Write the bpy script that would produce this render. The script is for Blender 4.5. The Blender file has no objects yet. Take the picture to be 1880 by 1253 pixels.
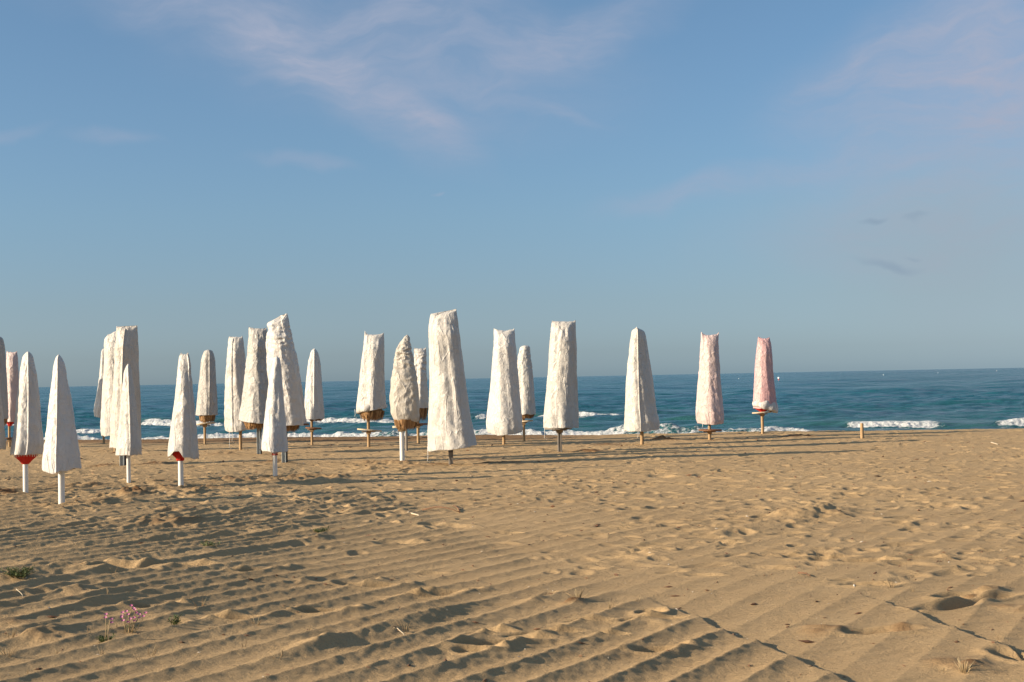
import bpy, math, random
import numpy as np
from mathutils import Vector, Matrix

random.seed(7)
RNG = np.random.default_rng(11)
scene = bpy.context.scene
COL = scene.collection

# ------------------------------------------------------------------ camera
F = 2630.0                       # focal length in pixels of the 1880 wide photograph
EYE = 1.6
SEA = -0.6                       # water level below the dry sand
PITCH, ROLL = math.atan(67.2 / F), math.radians(-1.14)
cam_d = bpy.data.cameras.new('camera')
cam = bpy.data.objects.new('camera', cam_d)
COL.objects.link(cam)
cam_d.sensor_width = 36.0
cam_d.lens = 36.0 * F / 1880.0
cam_d.clip_start, cam_d.clip_end = 0.1, 60000.0
RM = Matrix.Rotation(math.pi / 2 + PITCH, 3, 'X') @ Matrix.Rotation(ROLL, 3, 'Z')
cam.matrix_world = Matrix.Translation((0, 0, EYE)) @ RM.to_4x4()
scene.camera = cam


def ray(px, py):
    return RM @ Vector(((px - 940) / F, -(py - 626.5) / F, -1.0))


def at(px, py, z=0.0):
    d = ray(px, py)
    k = (z - EYE) / d.z
    return Vector((d.x * k, d.y * k, z))


def on_plane(px, py, Y):
    d = ray(px, py)
    k = Y / d.y
    return d.x * k, EYE + d.z * k


# shoreline frame: AL runs along the shore, NO runs offshore
SH = math.atan(0.207)
AL = (math.cos(SH), -math.sin(SH))
NO = (math.sin(SH), math.cos(SH))
TC = 39.07

# ------------------------------------------------------------------ noise
_perm = RNG.permutation(256)
_perm = np.concatenate([_perm, _perm, _perm]).astype(np.int32)
_ang = RNG.uniform(0, 2 * np.pi, 256)
_gx, _gy = np.cos(_ang).astype(np.float32), np.sin(_ang).astype(np.float32)
_g3 = RNG.normal(size=(256, 3))
_g3 = (_g3 / np.linalg.norm(_g3, axis=1)[:, None]).astype(np.float32)


def n2(x, y):
    x = np.asarray(x, np.float32); y = np.asarray(y, np.float32)
    xi = np.floor(x).astype(np.int32); yi = np.floor(y).astype(np.int32)
    fx = x - xi; fy = y - yi
    xi &= 255; yi &= 255
    u = fx * fx * fx * (fx * (fx * 6 - 15) + 10); v = fy * fy * fy * (fy * (fy * 6 - 15) + 10)

    def g(ix, iy, dx, dy):
        h = _perm[_perm[ix] + iy]
        return _gx[h] * dx + _gy[h] * dy
    a = g(xi, yi, fx, fy); b = g(xi + 1, yi, fx - 1, fy)
    c = g(xi, yi + 1, fx, fy - 1); d = g(xi + 1, yi + 1, fx - 1, fy - 1)
    a = a + u * (b - a); c = c + u * (d - c)
    return (a + v * (c - a)) * 1.45


def n3(x, y, z):
    x = np.asarray(x, np.float32); y = np.asarray(y, np.float32); z = np.asarray(z, np.float32)
    xi = np.floor(x).astype(np.int32); yi = np.floor(y).astype(np.int32); zi = np.floor(z).astype(np.int32)
    fx, fy, fz = x - xi, y - yi, z - zi
    xi &= 255; yi &= 255; zi &= 255
    fd = lambda t: t * t * t * (t * (t * 6 - 15) + 10)
    u, v, w = fd(fx), fd(fy), fd(fz)

    def g(i, j, k):
        h = _perm[_perm[_perm[xi + i] + yi + j] + zi + k]
        q = _g3[h]
        return q[..., 0] * (fx - i) + q[..., 1] * (fy - j) + q[..., 2] * (fz - k)
    L = lambda a, b, t: a + t * (b - a)
    p = L(L(g(0, 0, 0), g(1, 0, 0), u), L(g(0, 1, 0), g(1, 1, 0), u), v)
    q = L(L(g(0, 0, 1), g(1, 0, 1), u), L(g(0, 1, 1), g(1, 1, 1), u), v)
    return L(p, q, w) * 1.5


def sst(a, b, x):
    t = np.clip((x - a) / (b - a), 0, 1)
    return t * t * (3 - 2 * t)


# ------------------------------------------------------------------ object helpers
def tag(o, label=None, cat=None, group=None, kind=None):
    for k, v in (('label', label), ('category', cat), ('group', group), ('kind', kind)):
        if v:
            o[k] = v
    return o


def empty(name, loc):
    o = bpy.data.objects.new(name, None)
    o.empty_display_size = 0.2
    COL.objects.link(o)
    o.location = loc
    return o


def link_mesh(name, me, mat, parent=None, smooth=True):
    o = bpy.data.objects.new(name, me)
    COL.objects.link(o)
    if mat:
        me.materials.append(mat)
    if parent:
        o.parent = parent
    if smooth:
        me.polygons.foreach_set('use_smooth', np.ones(len(me.polygons), bool))
    return o


class MB:
    """collects vertices and faces of one mesh object"""
    def __init__(self):
        self.v, self.f = [], []

    def add(self, vs, fs):
        n = len(self.v)
        self.v += [tuple(p) for p in vs]
        self.f += [tuple(i + n for i in f) for f in fs]

    def rings(self, rings, close_start=True, close_end=True):
        n = len(rings[0]); vs = [p for r in rings for p in r]; fs = []
        for i in range(len(rings) - 1):
            for j in range(n):
                k = (j + 1) % n
                fs.append((i * n + j, i * n + k, (i + 1) * n + k, (i + 1) * n + j))
        if close_start:
            fs.append(tuple(range(n))[::-1])
        if close_end:
            fs.append(tuple((len(rings) - 1) * n + j for j in range(n)))
        self.add(vs, fs)

    def lathe(self, prof, c=(0, 0), n=20, wob=0.0, tilt=(0, 0)):
        rr = []
        for (r, z) in prof:
            rr.append([(c[0] + r * math.cos(2 * math.pi * j / n) * (1 + wob * math.sin(j * 2.3 + z * 9)),
                        c[1] + r * math.sin(2 * math.pi * j / n) * (1 + wob * math.cos(j * 1.7 + z * 7)),
                        z + tilt[0] * r * math.cos(2 * math.pi * j / n) + tilt[1] * r * math.sin(2 * math.pi * j / n))
                       for j in range(n)])
        self.rings(rr)

    def box(self, x0, x1, y0, y1, z0, z1, b=0.004):
        q = [(x0 + b, y0), (x1 - b, y0), (x1, y0 + b), (x1, y1 - b), (x1 - b, y1), (x0 + b, y1), (x0, y1 - b), (x0, y0 + b)]
        cx, cy = (x0 + x1) / 2, (y0 + y1) / 2
        s = [(cx + (p[0] - cx) * .92, cy + (p[1] - cy) * .92) for p in q]
        self.rings([[(p[0], p[1], z0) for p in s], [(p[0], p[1], z0 + b) for p in q],
                    [(p[0], p[1], z1 - b) for p in q], [(p[0], p[1], z1) for p in s]])

    def tube(self, pts, r0, r1=None, n=6):
        r1 = r0 if r1 is None else r1
        pts = [Vector(p) for p in pts]; rr = []
        for i, p in enumerate(pts):
            t = (pts[min(i + 1, len(pts) - 1)] - pts[max(i - 1, 0)]).normalized()
            a = t.orthogonal().normalized(); b = t.cross(a)
            r = r0 + (r1 - r0) * i / (len(pts) - 1)
            rr.append([tuple(p + a * r * math.cos(2 * math.pi * j / n) + b * r * math.sin(2 * math.pi * j / n)) for j in range(n)])
        self.rings(rr)

    def build(self, name, mat, parent=None, smooth=True):
        me = bpy.data.meshes.new(name)
        me.from_pydata(self.v, [], self.f)
        me.update()
        return link_mesh(name, me, mat, parent, smooth)


def grid_mesh(name, X, Y, Z, attrs, mat):
    nr, nc = X.shape
    co = np.stack([X, Y, Z], -1).astype(np.float32).reshape(-1)
    me = bpy.data.meshes.new(name)
    me.vertices.add(nr * nc)
    me.vertices.foreach_set('co', co)
    i = np.arange(nr * nc, dtype=np.int32).reshape(nr, nc)
    q = np.stack([i[:-1, :-1], i[:-1, 1:], i[1:, 1:], i[1:, :-1]], -1).reshape(-1)
    nf = (nr - 1) * (nc - 1)
    me.loops.add(nf * 4)
    me.loops.foreach_set('vertex_index', q)
    me.polygons.add(nf)
    me.polygons.foreach_set('loop_start', np.arange(0, nf * 4, 4, dtype=np.int32))
    me.update(calc_edges=True)
    for k, a in attrs.items():
        at_ = me.attributes.new(k, 'FLOAT', 'POINT')
        at_.data.foreach_set('value', a.astype(np.float32).reshape(-1))
    return link_mesh(name, me, mat)


# ------------------------------------------------------------------ materials
class NT:
    def __init__(self, name):
        self.m = bpy.data.materials.new(name); self.m.use_nodes = True
        self.t = self.m.node_tree; self.t.nodes.clear()
        self.out = self.n('ShaderNodeOutputMaterial')

    def n(self, typ, **kw):
        o = self.t.nodes.new(typ)
        for k, v in kw.items():
            if hasattr(o, k):
                setattr(o, k, v)
            else:
                self.set(o.inputs[k.replace('_', ' ')], v)
        return o

    def set(self, sock, v):
        if hasattr(v, 'bl_idname') and 'NodeSocket' in v.bl_idname or isinstance(v, bpy.types.NodeSocket):
            self.t.links.new(v, sock)
        else:
            sock.default_value = v

    def link(self, a, b):
        self.t.links.new(a, b)

    def math(self, op, a, b=None, c=None, clamp=False):
        o = self.t.nodes.new('ShaderNodeMath'); o.operation = op; o.use_clamp = clamp
        for i, v in enumerate((a, b, c)):
            if v is not None:
                self.set(o.inputs[i], v)
        return o.outputs[0]

    def mix(self, f, a, b, mode='MIX'):
        o = self.t.nodes.new('ShaderNodeMix'); o.data_type = 'RGBA'; o.blend_type = mode
        for s, v in ((o.inputs[0], f), (o.inputs[6], a), (o.inputs[7], b)):
            if isinstance(v, tuple) and len(v) == 3:
                v = v + (1,)
            self.set(s, v)
        return o.outputs[2]

    def noise(self, scale, detail=3, rough=.55, vec=None, dist=0.0):
        o = self.t.nodes.new('ShaderNodeTexNoise')
        o.inputs['Scale'].default_value = scale; o.inputs['Detail'].default_value = detail
        o.inputs['Roughness'].default_value = rough; o.inputs['Distortion'].default_value = dist
        if vec is not None:
            self.link(vec, o.inputs['Vector'])
        return o.outputs['Fac']

    def rng(self, v, a, b, c=0.0, d=1.0, smooth=True):
        o = self.t.nodes.new('ShaderNodeMapRange')
        o.interpolation_type = 'SMOOTHSTEP' if smooth else 'LINEAR'
        self.set(o.inputs[0], v)
        for i, q in enumerate((a, b, c, d)):
            self.set(o.inputs[i + 1], q)
        return o.outputs[0]

    def mapping(self, vec, scale=(1, 1, 1), rot=(0, 0, 0), loc=(0, 0, 0), typ='POINT'):
        o = self.t.nodes.new('ShaderNodeMapping'); o.vector_type = typ
        self.link(vec, o.inputs[0])
        o.inputs['Location'].default_value = loc
        o.inputs['Rotation'].default_value = rot; o.inputs['Scale'].default_value = scale
        return o.outputs[0]

    def coord(self, k='Object'):
        return self.t.nodes.new('ShaderNodeTexCoord').outputs[k]

    def attr(self, k):
        o = self.t.nodes.new('ShaderNodeAttribute'); o.attribute_name = k
        return o.outputs['Fac']

    def bump(self, h, strength, dist, normal=None):
        o = self.t.nodes.new('ShaderNodeBump')
        o.inputs['Strength'].default_value = strength; o.inputs['Distance'].default_value = dist
        self.link(h, o.inputs['Height'])
        if normal is not None:
            self.link(normal, o.inputs['Normal'])
        return o.outputs[0]

    def bsdf(self, color, rough=.8, spec=.3, normal=None, **kw):
        p = self.t.nodes.new('ShaderNodeBsdfPrincipled')
        if isinstance(color, tuple):
            color = color[:3] + (1,)
        self.set(p.inputs['Base Color'], color)
        self.set(p.inputs['Roughness'], rough)
        p.inputs['Specular IOR Level'].default_value = spec
        if normal is not None:
            self.link(normal, p.inputs['Normal'])
        for k, v in kw.items():
            self.set(p.inputs[k.replace('_', ' ')], v)
        return p.outputs[0]

    def done(self, sh):
        self.link(sh, self.out.inputs[0])
        return self.m


def mat_sand():
    t = NT('sand')
    c = t.coord()
    big = t.noise(.35, 4, .6, c); mid = t.noise(3.0, 5, .65, c); fine = t.noise(60, 4, .7, c)
    grain = t.noise(420, 2, .7, c)
    col = t.mix(t.rng(big, .3, .7), SAND_A, SAND_B)
    col = t.mix(t.math('MULTIPLY', t.rng(mid, .35, .75), .45), col, SAND_C)
    col = t.mix(t.math('MULTIPLY', t.rng(fine, .5, .8), .34), col, (.20, .14, .08))
    col = t.mix(t.math('MULTIPLY', t.rng(grain, .62, .78), .35), col, (.72, .60, .44))
    d = t.math('ADD', t.attr('damp'), t.math('MULTIPLY', t.math('SUBTRACT', mid, .5), .5), clamp=True)
    d = t.math('MULTIPLY', d, t.rng(t.attr('damp'), .02, .2), clamp=True)
    col = t.mix(d, col, (.155, .082, .036))
    h = t.math('ADD', t.math('MULTIPLY', fine, .75), t.math('MULTIPLY', grain, .25))
    crumb = t.noise(20, 5, .68, t.mapping(c, (1, 1.5, 1), (0, 0, -.5)))
    nrm = t.bump(crumb, .75, .024)
    nrm = t.bump(h, .8, .02, nrm)
    return t.done(t.bsdf(col, .92, .15, nrm))


def mat_cover(name, col, tint=None, dirt=.25):
    t = NT(name)
    c = t.coord()
    w = t.noise(1.6, 4, .6, c)
    streak = t.noise(5.0, 4, .6, t.mapping(c, (1, 1, .16)))
    cc = t.mix(t.math('MULTIPLY', t.rng(w, .35, .72), dirt), col, (col[0] * .78, col[1] * .72, col[2] * .64))
    cc = t.mix(t.math('MULTIPLY', t.rng(streak, .5, .8), dirt * .7), cc, (col[0] * .72, col[1] * .66, col[2] * .58))
    oi = t.t.nodes.new('ShaderNodeObjectInfo').outputs['Random']
    cc = t.mix(t.math('MULTIPLY', oi, .8), cc, (col[0] * .80, col[1] * .78, col[2] * .74))
    if tint:
        cc = t.mix(t.rng(streak, .15, .8), cc, tint)
    nz = t.t.nodes.new('ShaderNodeTexNoise'); nz.inputs['Scale'].default_value = 5; nz.inputs['Detail'].default_value = 3
    t.link(c, nz.inputs['Vector'])
    sc = t.n('ShaderNodeVectorMath', operation='SCALE'); t.link(nz.outputs['Color'], sc.inputs[0]); sc.inputs['Scale'].default_value = .11
    wc = t.n('ShaderNodeVectorMath', operation='ADD'); t.link(c, wc.inputs[0]); t.link(sc.outputs[0], wc.inputs[1])
    h = None
    for scale, amp, stretch in ((6.0, .22, .40), (14.0, .22, .55), (31.0, .13, .7)):
        mp = t.mapping(wc.outputs[0], (1, 1, stretch))
        vo = t.t.nodes.new('ShaderNodeTexVoronoi'); vo.inputs['Scale'].default_value = scale
        t.link(mp, vo.inputs['Vector'])
        df = t.n('ShaderNodeVectorMath', operation='SUBTRACT'); t.link(mp, df.inputs[0]); t.link(vo.outputs['Position'], df.inputs[1])
        cm = t.n('ShaderNodeVectorMath', operation='SUBTRACT'); t.link(vo.outputs['Color'], cm.inputs[0]); cm.inputs[1].default_value = (.5, .5, .5)
        dt_ = t.n('ShaderNodeVectorMath', operation='DOT_PRODUCT'); t.link(df.outputs[0], dt_.inputs[0]); t.link(cm.outputs[0], dt_.inputs[1])
        k = t.math('MULTIPLY', dt_.outputs['Value'], amp)
        h = k if h is None else t.math('ADD', h, k)
    h = t.math('ADD', h, t.math('MULTIPLY', t.noise(22, 4, .6, c, 1.0), .006))
    for scale, st_, dz in ((4.0, .30, .0055),):
        ln = t.math('ABSOLUTE', t.math('SUBTRACT', t.noise(scale, 1.5, .5, t.mapping(c, (1, 1, st_), (.2, .25, 0)), .8), .5))
        h = t.math('ADD', h, t.math('MULTIPLY', t.rng(ln, 0, .045), -dz))
    nrm = t.bump(h, 1.0, 1.0)
    b = t.bsdf(cc, .5, .4, nrm)
    tr = t.n('ShaderNodeBsdfTranslucent'); t.set(tr.inputs[0], cc); t.link(nrm, tr.inputs['Normal'])
    mx = t.n('ShaderNodeMixShader'); mx.inputs[0].default_value = .10
    t.link(b, mx.inputs[1]); t.link(tr.outputs[0], mx.inputs[2])
    return t.done(mx.outputs[0])


def mat_wood(name, a, b, rough=.8):
    t = NT(name)
    c = t.coord()
    g = t.noise(14, 5, .65, t.mapping(c, (3, 3, .25)))
    k = t.noise(5, 3, .6, c)
    col = t.mix(t.rng(g, .3, .72), a, b)
    col = t.mix(t.math('MULTIPLY', t.rng(k, .5, .8), .4), col, (a[0] * .45, a[1] * .42, a[2] * .4))
    return t.done(t.bsdf(col, rough, .25, t.bump(g, .5, .006)))


def mat_plain(name, col, rough=.6, spec=.35, var=.2, scale=8, bump=.15):
    t = NT(name)
    c = t.coord()
    n = t.noise(scale, 4, .6, c)
    cc = t.mix(t.math('MULTIPLY', t.rng(n, .35, .75), var * 2), col, tuple(q * .55 for q in col))
    return t.done(t.bsdf(cc, rough, spec, t.bump(t.noise(scale * 6, 3, .6, c), bump, .005)))


def mat_straw():
    t = NT('straw')
    g = t.n('ShaderNodeNewGeometry').outputs['Random Per Island']
    n = t.noise(30, 3, .6, t.coord())
    col = t.mix(g, (.10, .05, .022), (.46, .28, .13))
    col = t.mix(t.math('MULTIPLY', n, .5), col, (.20, .10, .04))
    return t.done(t.bsdf(col, .85, .2))


def mat_sea():
    t = NT('sea_water')
    c = t.coord()
    foam = t.attr('foam')
    turb = t.attr('shallow')
    n1 = t.noise(1.0, 5, .62, t.mapping(c, (.9, 2.2, 1), (0, 0, SH)))
    n2_ = t.noise(.12, 5, .6, t.mapping(c, (.35, 1.6, 1), (0, 0, SH)))
    n3_ = t.noise(.012, 4, .6, t.mapping(c, (.3, 2.0, 1), (0, 0, SH)))
    n4_ = t.noise(.035, 4, .6, t.mapping(c, (.3, 1.7, 1), (0, 0, SH)))
    h = t.math('ADD', t.math('ADD', t.math('MULTIPLY', n1, .35), t.math('MULTIPLY', n2_, 1.8)), t.math('MULTIPLY', n4_, 6.0))
    nrm = t.bump(h, SEA_BUMP, 1.0)
    deep = t.mix(t.rng(n3_, .35, .68), SEA_DEEP, SEA_MID)
    col = t.mix(turb, deep, SEA_GREEN)
    diff = t.bsdf(col, SEA_ROUGH, SEA_SPEC, nrm)
    fb = t.noise(7.0, 5, .7, c, .6)
    fb2 = t.noise(2.2, 4, .65, t.mapping(c, (1, 1.8, 1)))
    f = t.math('ADD', foam, t.math('MULTIPLY', t.math('SUBTRACT', fb, .5), .9))
    f = t.math('ADD', f, t.math('MULTIPLY', t.math('SUBTRACT', fb2, .5), .8))
    f = t.math('MULTIPLY', t.rng(f, .38, .62), t.rng(foam, .03, .12))
    fs = t.bsdf(t.mix(t.rng(t.noise(3.5, 5, .7, c, .5), .38, .62), (.40, .43, .43), (.62, .62, .61)), .85, .2, t.bump(fb, 1.0, .14))
    mx = t.n('ShaderNodeMixShader'); t.link(f, mx.inputs[0]); t.link(diff, mx.inputs[1]); t.link(fs, mx.inputs[2])
    return t.done(mx.outputs[0])


SAND_A, SAND_B, SAND_C = (.40, .273, .141), (.36, .243, .124), (.445, .311, .166)
SEA_DEEP, SEA_MID, SEA_GREEN = (.008, .070, .096), (.013, .086, .108), (.022, .084, .076)
SEA_BUMP, SEA_ROUGH, SEA_SPEC = .9, .18, .24

M = {
    'sand': mat_sand(), 'sea': mat_sea(), 'straw': mat_straw(),
    'white': mat_cover('white_cover_cloth', (.57, .548, .515), None, .2),
    'cream': mat_cover('cream_cover_cloth', (.52, .488, .44), None, .25),
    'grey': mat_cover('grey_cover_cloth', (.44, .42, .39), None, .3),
    'pink': mat_cover('pink_cover_cloth', (.57, .485, .455), (.56, .42, .405)),
    'rose': mat_cover('rose_cover_cloth', (.56, .40, .385), (.52, .29, .295)),
    'pvc': mat_plain('white_painted_pole', (.62, .62, .585), .4, .45, .06, 4, .05),
    'wood': mat_wood('light_wood', (.38, .26, .14), (.27, .175, .09)),
    'board': mat_wood('pale_board', (.50, .42, .30), (.38, .30, .20)),
    'brownboard': mat_wood('brown_board', (.22, .11, .055), (.13, .06, .03)),
    'greywood': mat_wood('weathered_wood', (.27, .24, .20), (.16, .14, .12)),
    'metal': mat_plain('galvanised_steel', (.34, .37, .36), .5, .5, .25, 7, .1),
    'dark': mat_plain('dark_steel', (.10, .09, .085), .55, .4, .25, 7, .1),
    'red': mat_plain('red_canvas', (.50, .028, .018), .8, .2, .15, 9, .3),
    'string': mat_plain('white_string', (.7, .68, .62), .8, .2, .1, 9, .1),
}

# ------------------------------------------------------------------ sand
def seg_dist(x, y, a, b):
    """signed distance to the line a-b (right positive) and position along it in metres"""
    dx, dy = b.x - a.x, b.y - a.y
    L = math.hypot(dx, dy); dx /= L; dy /= L
    return (x - a.x) * dy - (y - a.y) * dx, (x - a.x) * dx + (y - a.y) * dy, L


RID = math.radians(30.7)
MOUNDS, PITS = [], []            # filled below: (x, y, radius, height, damp) / (x, y, la, lb, angle, depth)


def sand_height(x, y):
    t = x * NO[0] + y * NO[1]; a = x * AL[0] + y * AL[1]
    tcl = TC + .5 * n2(a / 4.0, 3.3) + .25 * n2(a / 1.3, 9.1)
    z = .03 * n2(x / 5.0, y / 5.0 + 7)
    z = z + .02 * np.exp(-((t - tcl + .4) / .8) ** 2)
    z = z - np.where(t > tcl, .085 * (t - tcl), 0)
    z = np.maximum(z, -2.5 + .05 * n2(x, y))
    dry = 1 - sst(TC + 1, TC + 5, t)
    # raked furrows
    c, s = math.cos(RID), math.sin(RID)
    u = x * c - y * s; v = x * s + y * c
    uw = u + .20 * n2(x / 4.5, y / 4.5) + .03 * n2(u / 1.2, v / 2.6) + .004 * n2(u / .3, v / .6)
    track_d, track_s, _ = seg_dist(x, y, at(1560, 1253), at(1080, 1060))
    track_d = track_d + .05 * n2(track_s / .8, 1.7)
    right = sst(-.03, .03, track_d)
    depth_f = 1 - .85 * sst(17, 26, y - np.clip(-x, -3, 4) * 1.2)
    patch = .80 + .40 * n2(x / 2.6 + 3, y / 3.4)
    amp = np.clip(depth_f * patch, 0, 1.15)
    amp = amp * (1 - .62 * sst(-.30, .06, track_d))
    amp = amp * (1 + .28 * sst(.5, -1, x))
    amp = amp + .25 * sst(19, 15, y) * sst(0, -3, x)
    amp = amp * (1 + .55 * sst(10.2, 8.6, y) * sst(-1.5, -.3, x) * (1 - right) * .45)
    ph = uw / .315
    p = 1 - np.abs(np.sin(np.pi * ph))
    saw = np.mod(ph + .5, 1.0)
    crest = p ** 1.1
    lump = 1 + .16 * n2(u / .45 + 11, v / .9)
    z = z + .032 * amp * crest * lump * dry
    # a few higher windrows left by the rake
    for (xa, ya, xb, yb, hh, ww) in ((-120, 1094, 640, 984, .085, .17), (-200, 1026, 760, 962, .07, .16), (-200, 985, 520, 935, .06, .13), (60, 940, 760, 868, .05, .2),
                                     (420, 1236, 900, 1106, .06, .13), (-100, 1150, 330, 1092, .05, .12), (1290, 990, 1575, 928, .07, .15), (620, 1090, 1010, 1020, .03, .1)):
        dd, ss, LL = seg_dist(x, y, at(xa, ya), at(xb, yb))
        dd = dd + .10 * n2(ss / 1.1 + hh * 99, 2.2) + .04 * n2(ss / .3, hh * 50)
        win = sst(0, .8, ss) * (1 - sst(LL - .8, LL, ss))
        hm = .68 * np.clip(.8 + .6 * n2(ss / .9 + 4, hh * 77), .3, 1.3)
        z = z + hh * win * hm * np.where(dd < 0, np.exp(-(dd / (ww * 1.8)) ** 2), np.exp(-(dd / ww) ** 2)) * np.exp(-np.abs(n2(x / .12, y / .12)) * .25)
    # the wheel track crossing the furrows
    fade = sst(-1.0, 2.0, track_s + 2) * (1 - sst(1.7, 3.4, track_s))
    z = z + fade * (.012 * np.exp(-np.clip(-track_d, 0, 9) / .5) * (1 - right) - .016 * right * np.exp(-np.clip(track_d, 0, 9) / .7))
    d2, s2, L2 = seg_dist(x, y, at(1880, 1205), at(1630, 1115))
    d2 = d2 + .04 * n2(s2 / .6, 4.7)
    f2 = sst(-2, -.5, s2) * (1 - sst(1.2, 2.4, s2))
    z = z + f2 * (.016 * np.exp(-np.clip(-d2, 0, 9) / .35) * (d2 < 0) - .014 * (d2 >= 0) * np.exp(-np.clip(d2, 0, 9) / .5))
    # trampled, lumpy ground; wind streaks
    tr = (.20 + .80 * sst(9.5, 16, y) + .2 * n2(x / 3 + 5, y / 3)) * (1 - .6 * sst(.5, -1.5, x) * sst(21, 17, y)) * (1 - .5 * sst(0, 2, x) * sst(24, 17, y))
    z = z + dry * tr * (.008 * n2(x / .85, y / .85) + .005 * n2(x / .36, y / .36 + 4) + .0045 * n2(x / .16 + 2, y / .17)
                        + .003 * n2(x / .08, y / .08))
    z = z + dry * .006 * n2((x * .9 + y * .44) / .30, (y * .9 - x * .44) / .055)
    z = z + dry * .0016 * amp * n2(x / .055 + 3, y / .055) + dry * .0022 * amp * n2((u + v * .3) / .06, v / .2)
    return z


def make_sand():
    ncd = 1480
    sd = np.linspace(-.40, .41, ncd)
    out = np.geomspace(1, 14, 46)
    s = np.concatenate([sd[0] - (out[::-1] - 1) * .25 - .004, sd, sd[-1] + (out - 1) * .25 + .004])
    y = np.concatenate([-np.geomspace(200, .5, 24), np.linspace(0, 4.5, 40), np.geomspace(4.6, 44, 1500), np.linspace(44.3, 75, 60)])
    S, Y = np.meshgrid(s, y)
    base = np.where(Y > 0, Y + 8, 8 - Y * .9)
    X = S * base
    Z = sand_height(X, Y)
    damp = np.zeros_like(Z)
    t = X * NO[0] + Y * NO[1]
    # wet swash slope
    a = X * AL[0] + Y * AL[1]
    damp = np.maximum(damp, sst(TC + .6, TC + 2.5, t) * .9)
    damp = np.maximum(damp, .55 * sst(TC - 3.2, TC - 1.0, t + .8 * n2(a / 3, 2.2)) * sst(3.0, -3.0, a - (-9)) * .0 + .0)
    damp = np.maximum(damp, .8 * sst(TC - 3.6, TC - 1.6, t + .5 * n2(a / 2, t / 1.5)) * sst(-4.0, -8.0, a))

    def window(cx, cy, r):
        i0, i1 = np.searchsorted(y, cy - r), np.searchsorted(y, cy + r)
        lo, hi = (cx - r) / max(cy - r + 8, 1), (cx + r) / max(cy - r + 8, 1)
        if cx - r > 0: lo = (cx - r) / (cy + r + 8)
        if cx + r < 0: hi = (cx + r) / (cy + r + 8)
        return slice(max(i0 - 1, 0), i1 + 1), slice(max(np.searchsorted(s, lo) - 1, 0), np.searchsorted(s, hi) + 1)

    for (cx, cy, r, h, dm) in MOUNDS:
        w = window(cx, cy, r * 2.4)
        x_, y_ = X[w], Y[w]
        if x_.size == 0: continue
        d = np.hypot(x_ - cx, (y_ - cy))
        k = np.exp(-(d / r) ** 2)
        rough = n2(x_ / .17 + cx, y_ / .17) * .8 + n2(x_ / .08, y_ / .08 + cy) * .5 + n2(x_ / .4, y_ / .4 + cx)
        Z[w] += .6 * h * k * (1 + .7 * rough)
        damp[w] = np.maximum(damp[w], np.clip(dm * k * (1.0 + 1.6 * rough), 0, 1))
    for (cx, cy, la, lb, an, dp, dm) in PITS:
        r = max(la, lb) * 2.4
        w = window(cx, cy, r)
        x_, y_ = X[w], Y[w]
        if x_.size == 0: continue
        ca, sa = math.cos(an), math.sin(an)
        p = ((x_ - cx) * ca + (y_ - cy) * sa) / la; q = (-(x_ - cx) * sa + (y_ - cy) * ca) / lb
        e = p * p + q * q
        Z[w] += -dp * np.exp(-e * e * .9) + dp * .28 * np.exp(-((np.sqrt(e) - 1.45) / .35) ** 2)
        if dm > 0:
            damp[w] = np.maximum(damp[w], dm * np.exp(-e))
    o = grid_mesh('sand', X, Y, Z, {'damp': damp}, M['sand'])
    return tag(o, kind='structure')


# ------------------------------------------------------------------ sea
def at_frame(px, py):
    p = at(px, py, SEA)
    return p.x * AL[0] + p.y * AL[1], p.x * NO[0] + p.y * NO[1]


BREAK = []                       # (a0, t0, a1, t1, height, foam, soft end in metres)
for (x0, y0, x1, y1, H, fo, e) in (
        (246, 778, 418, 778, .27, 1, 1.2), (520, 776, 730, 776, .27, 1, 1.2), (862, 773, 900, 772, .22, .9, .8),
        (975, 769, 1152, 768, .29, 1, 1.2), (1206, 761, 1233, 760, .15, .6, .6), (130, 791, 190, 791, .25, .9, .7),
        (-160, 781, 60, 781, .33, 1, 1.2), (1540, 787, 1745, 786, .13, 1, 1.3), (1815, 785, 2100, 783, .11, 1, 1.3)):
    a0, t0 = at_frame(x0, y0); a1, t1 = at_frame(x1, y1)
    BREAK.append((a0, t0, a1, t1, H, fo, e))
SWELL = []                       # unbroken wave shoulders: (a0, t0, a1, t1, height)
for (x0, y0, x1, y1, H, e) in ((1400, 789, 2150, 783, .23, 4), (100, 780, 1250, 764, .20, 4), (1180, 775, 1500, 768, .22, 4), (260, 791, 760, 788, .15, 3)):
    a0, t0 = at_frame(x0, y0); a1, t1 = at_frame(x1, y1)
    SWELL.append((a0, t0, a1, t1, H, e))


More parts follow.
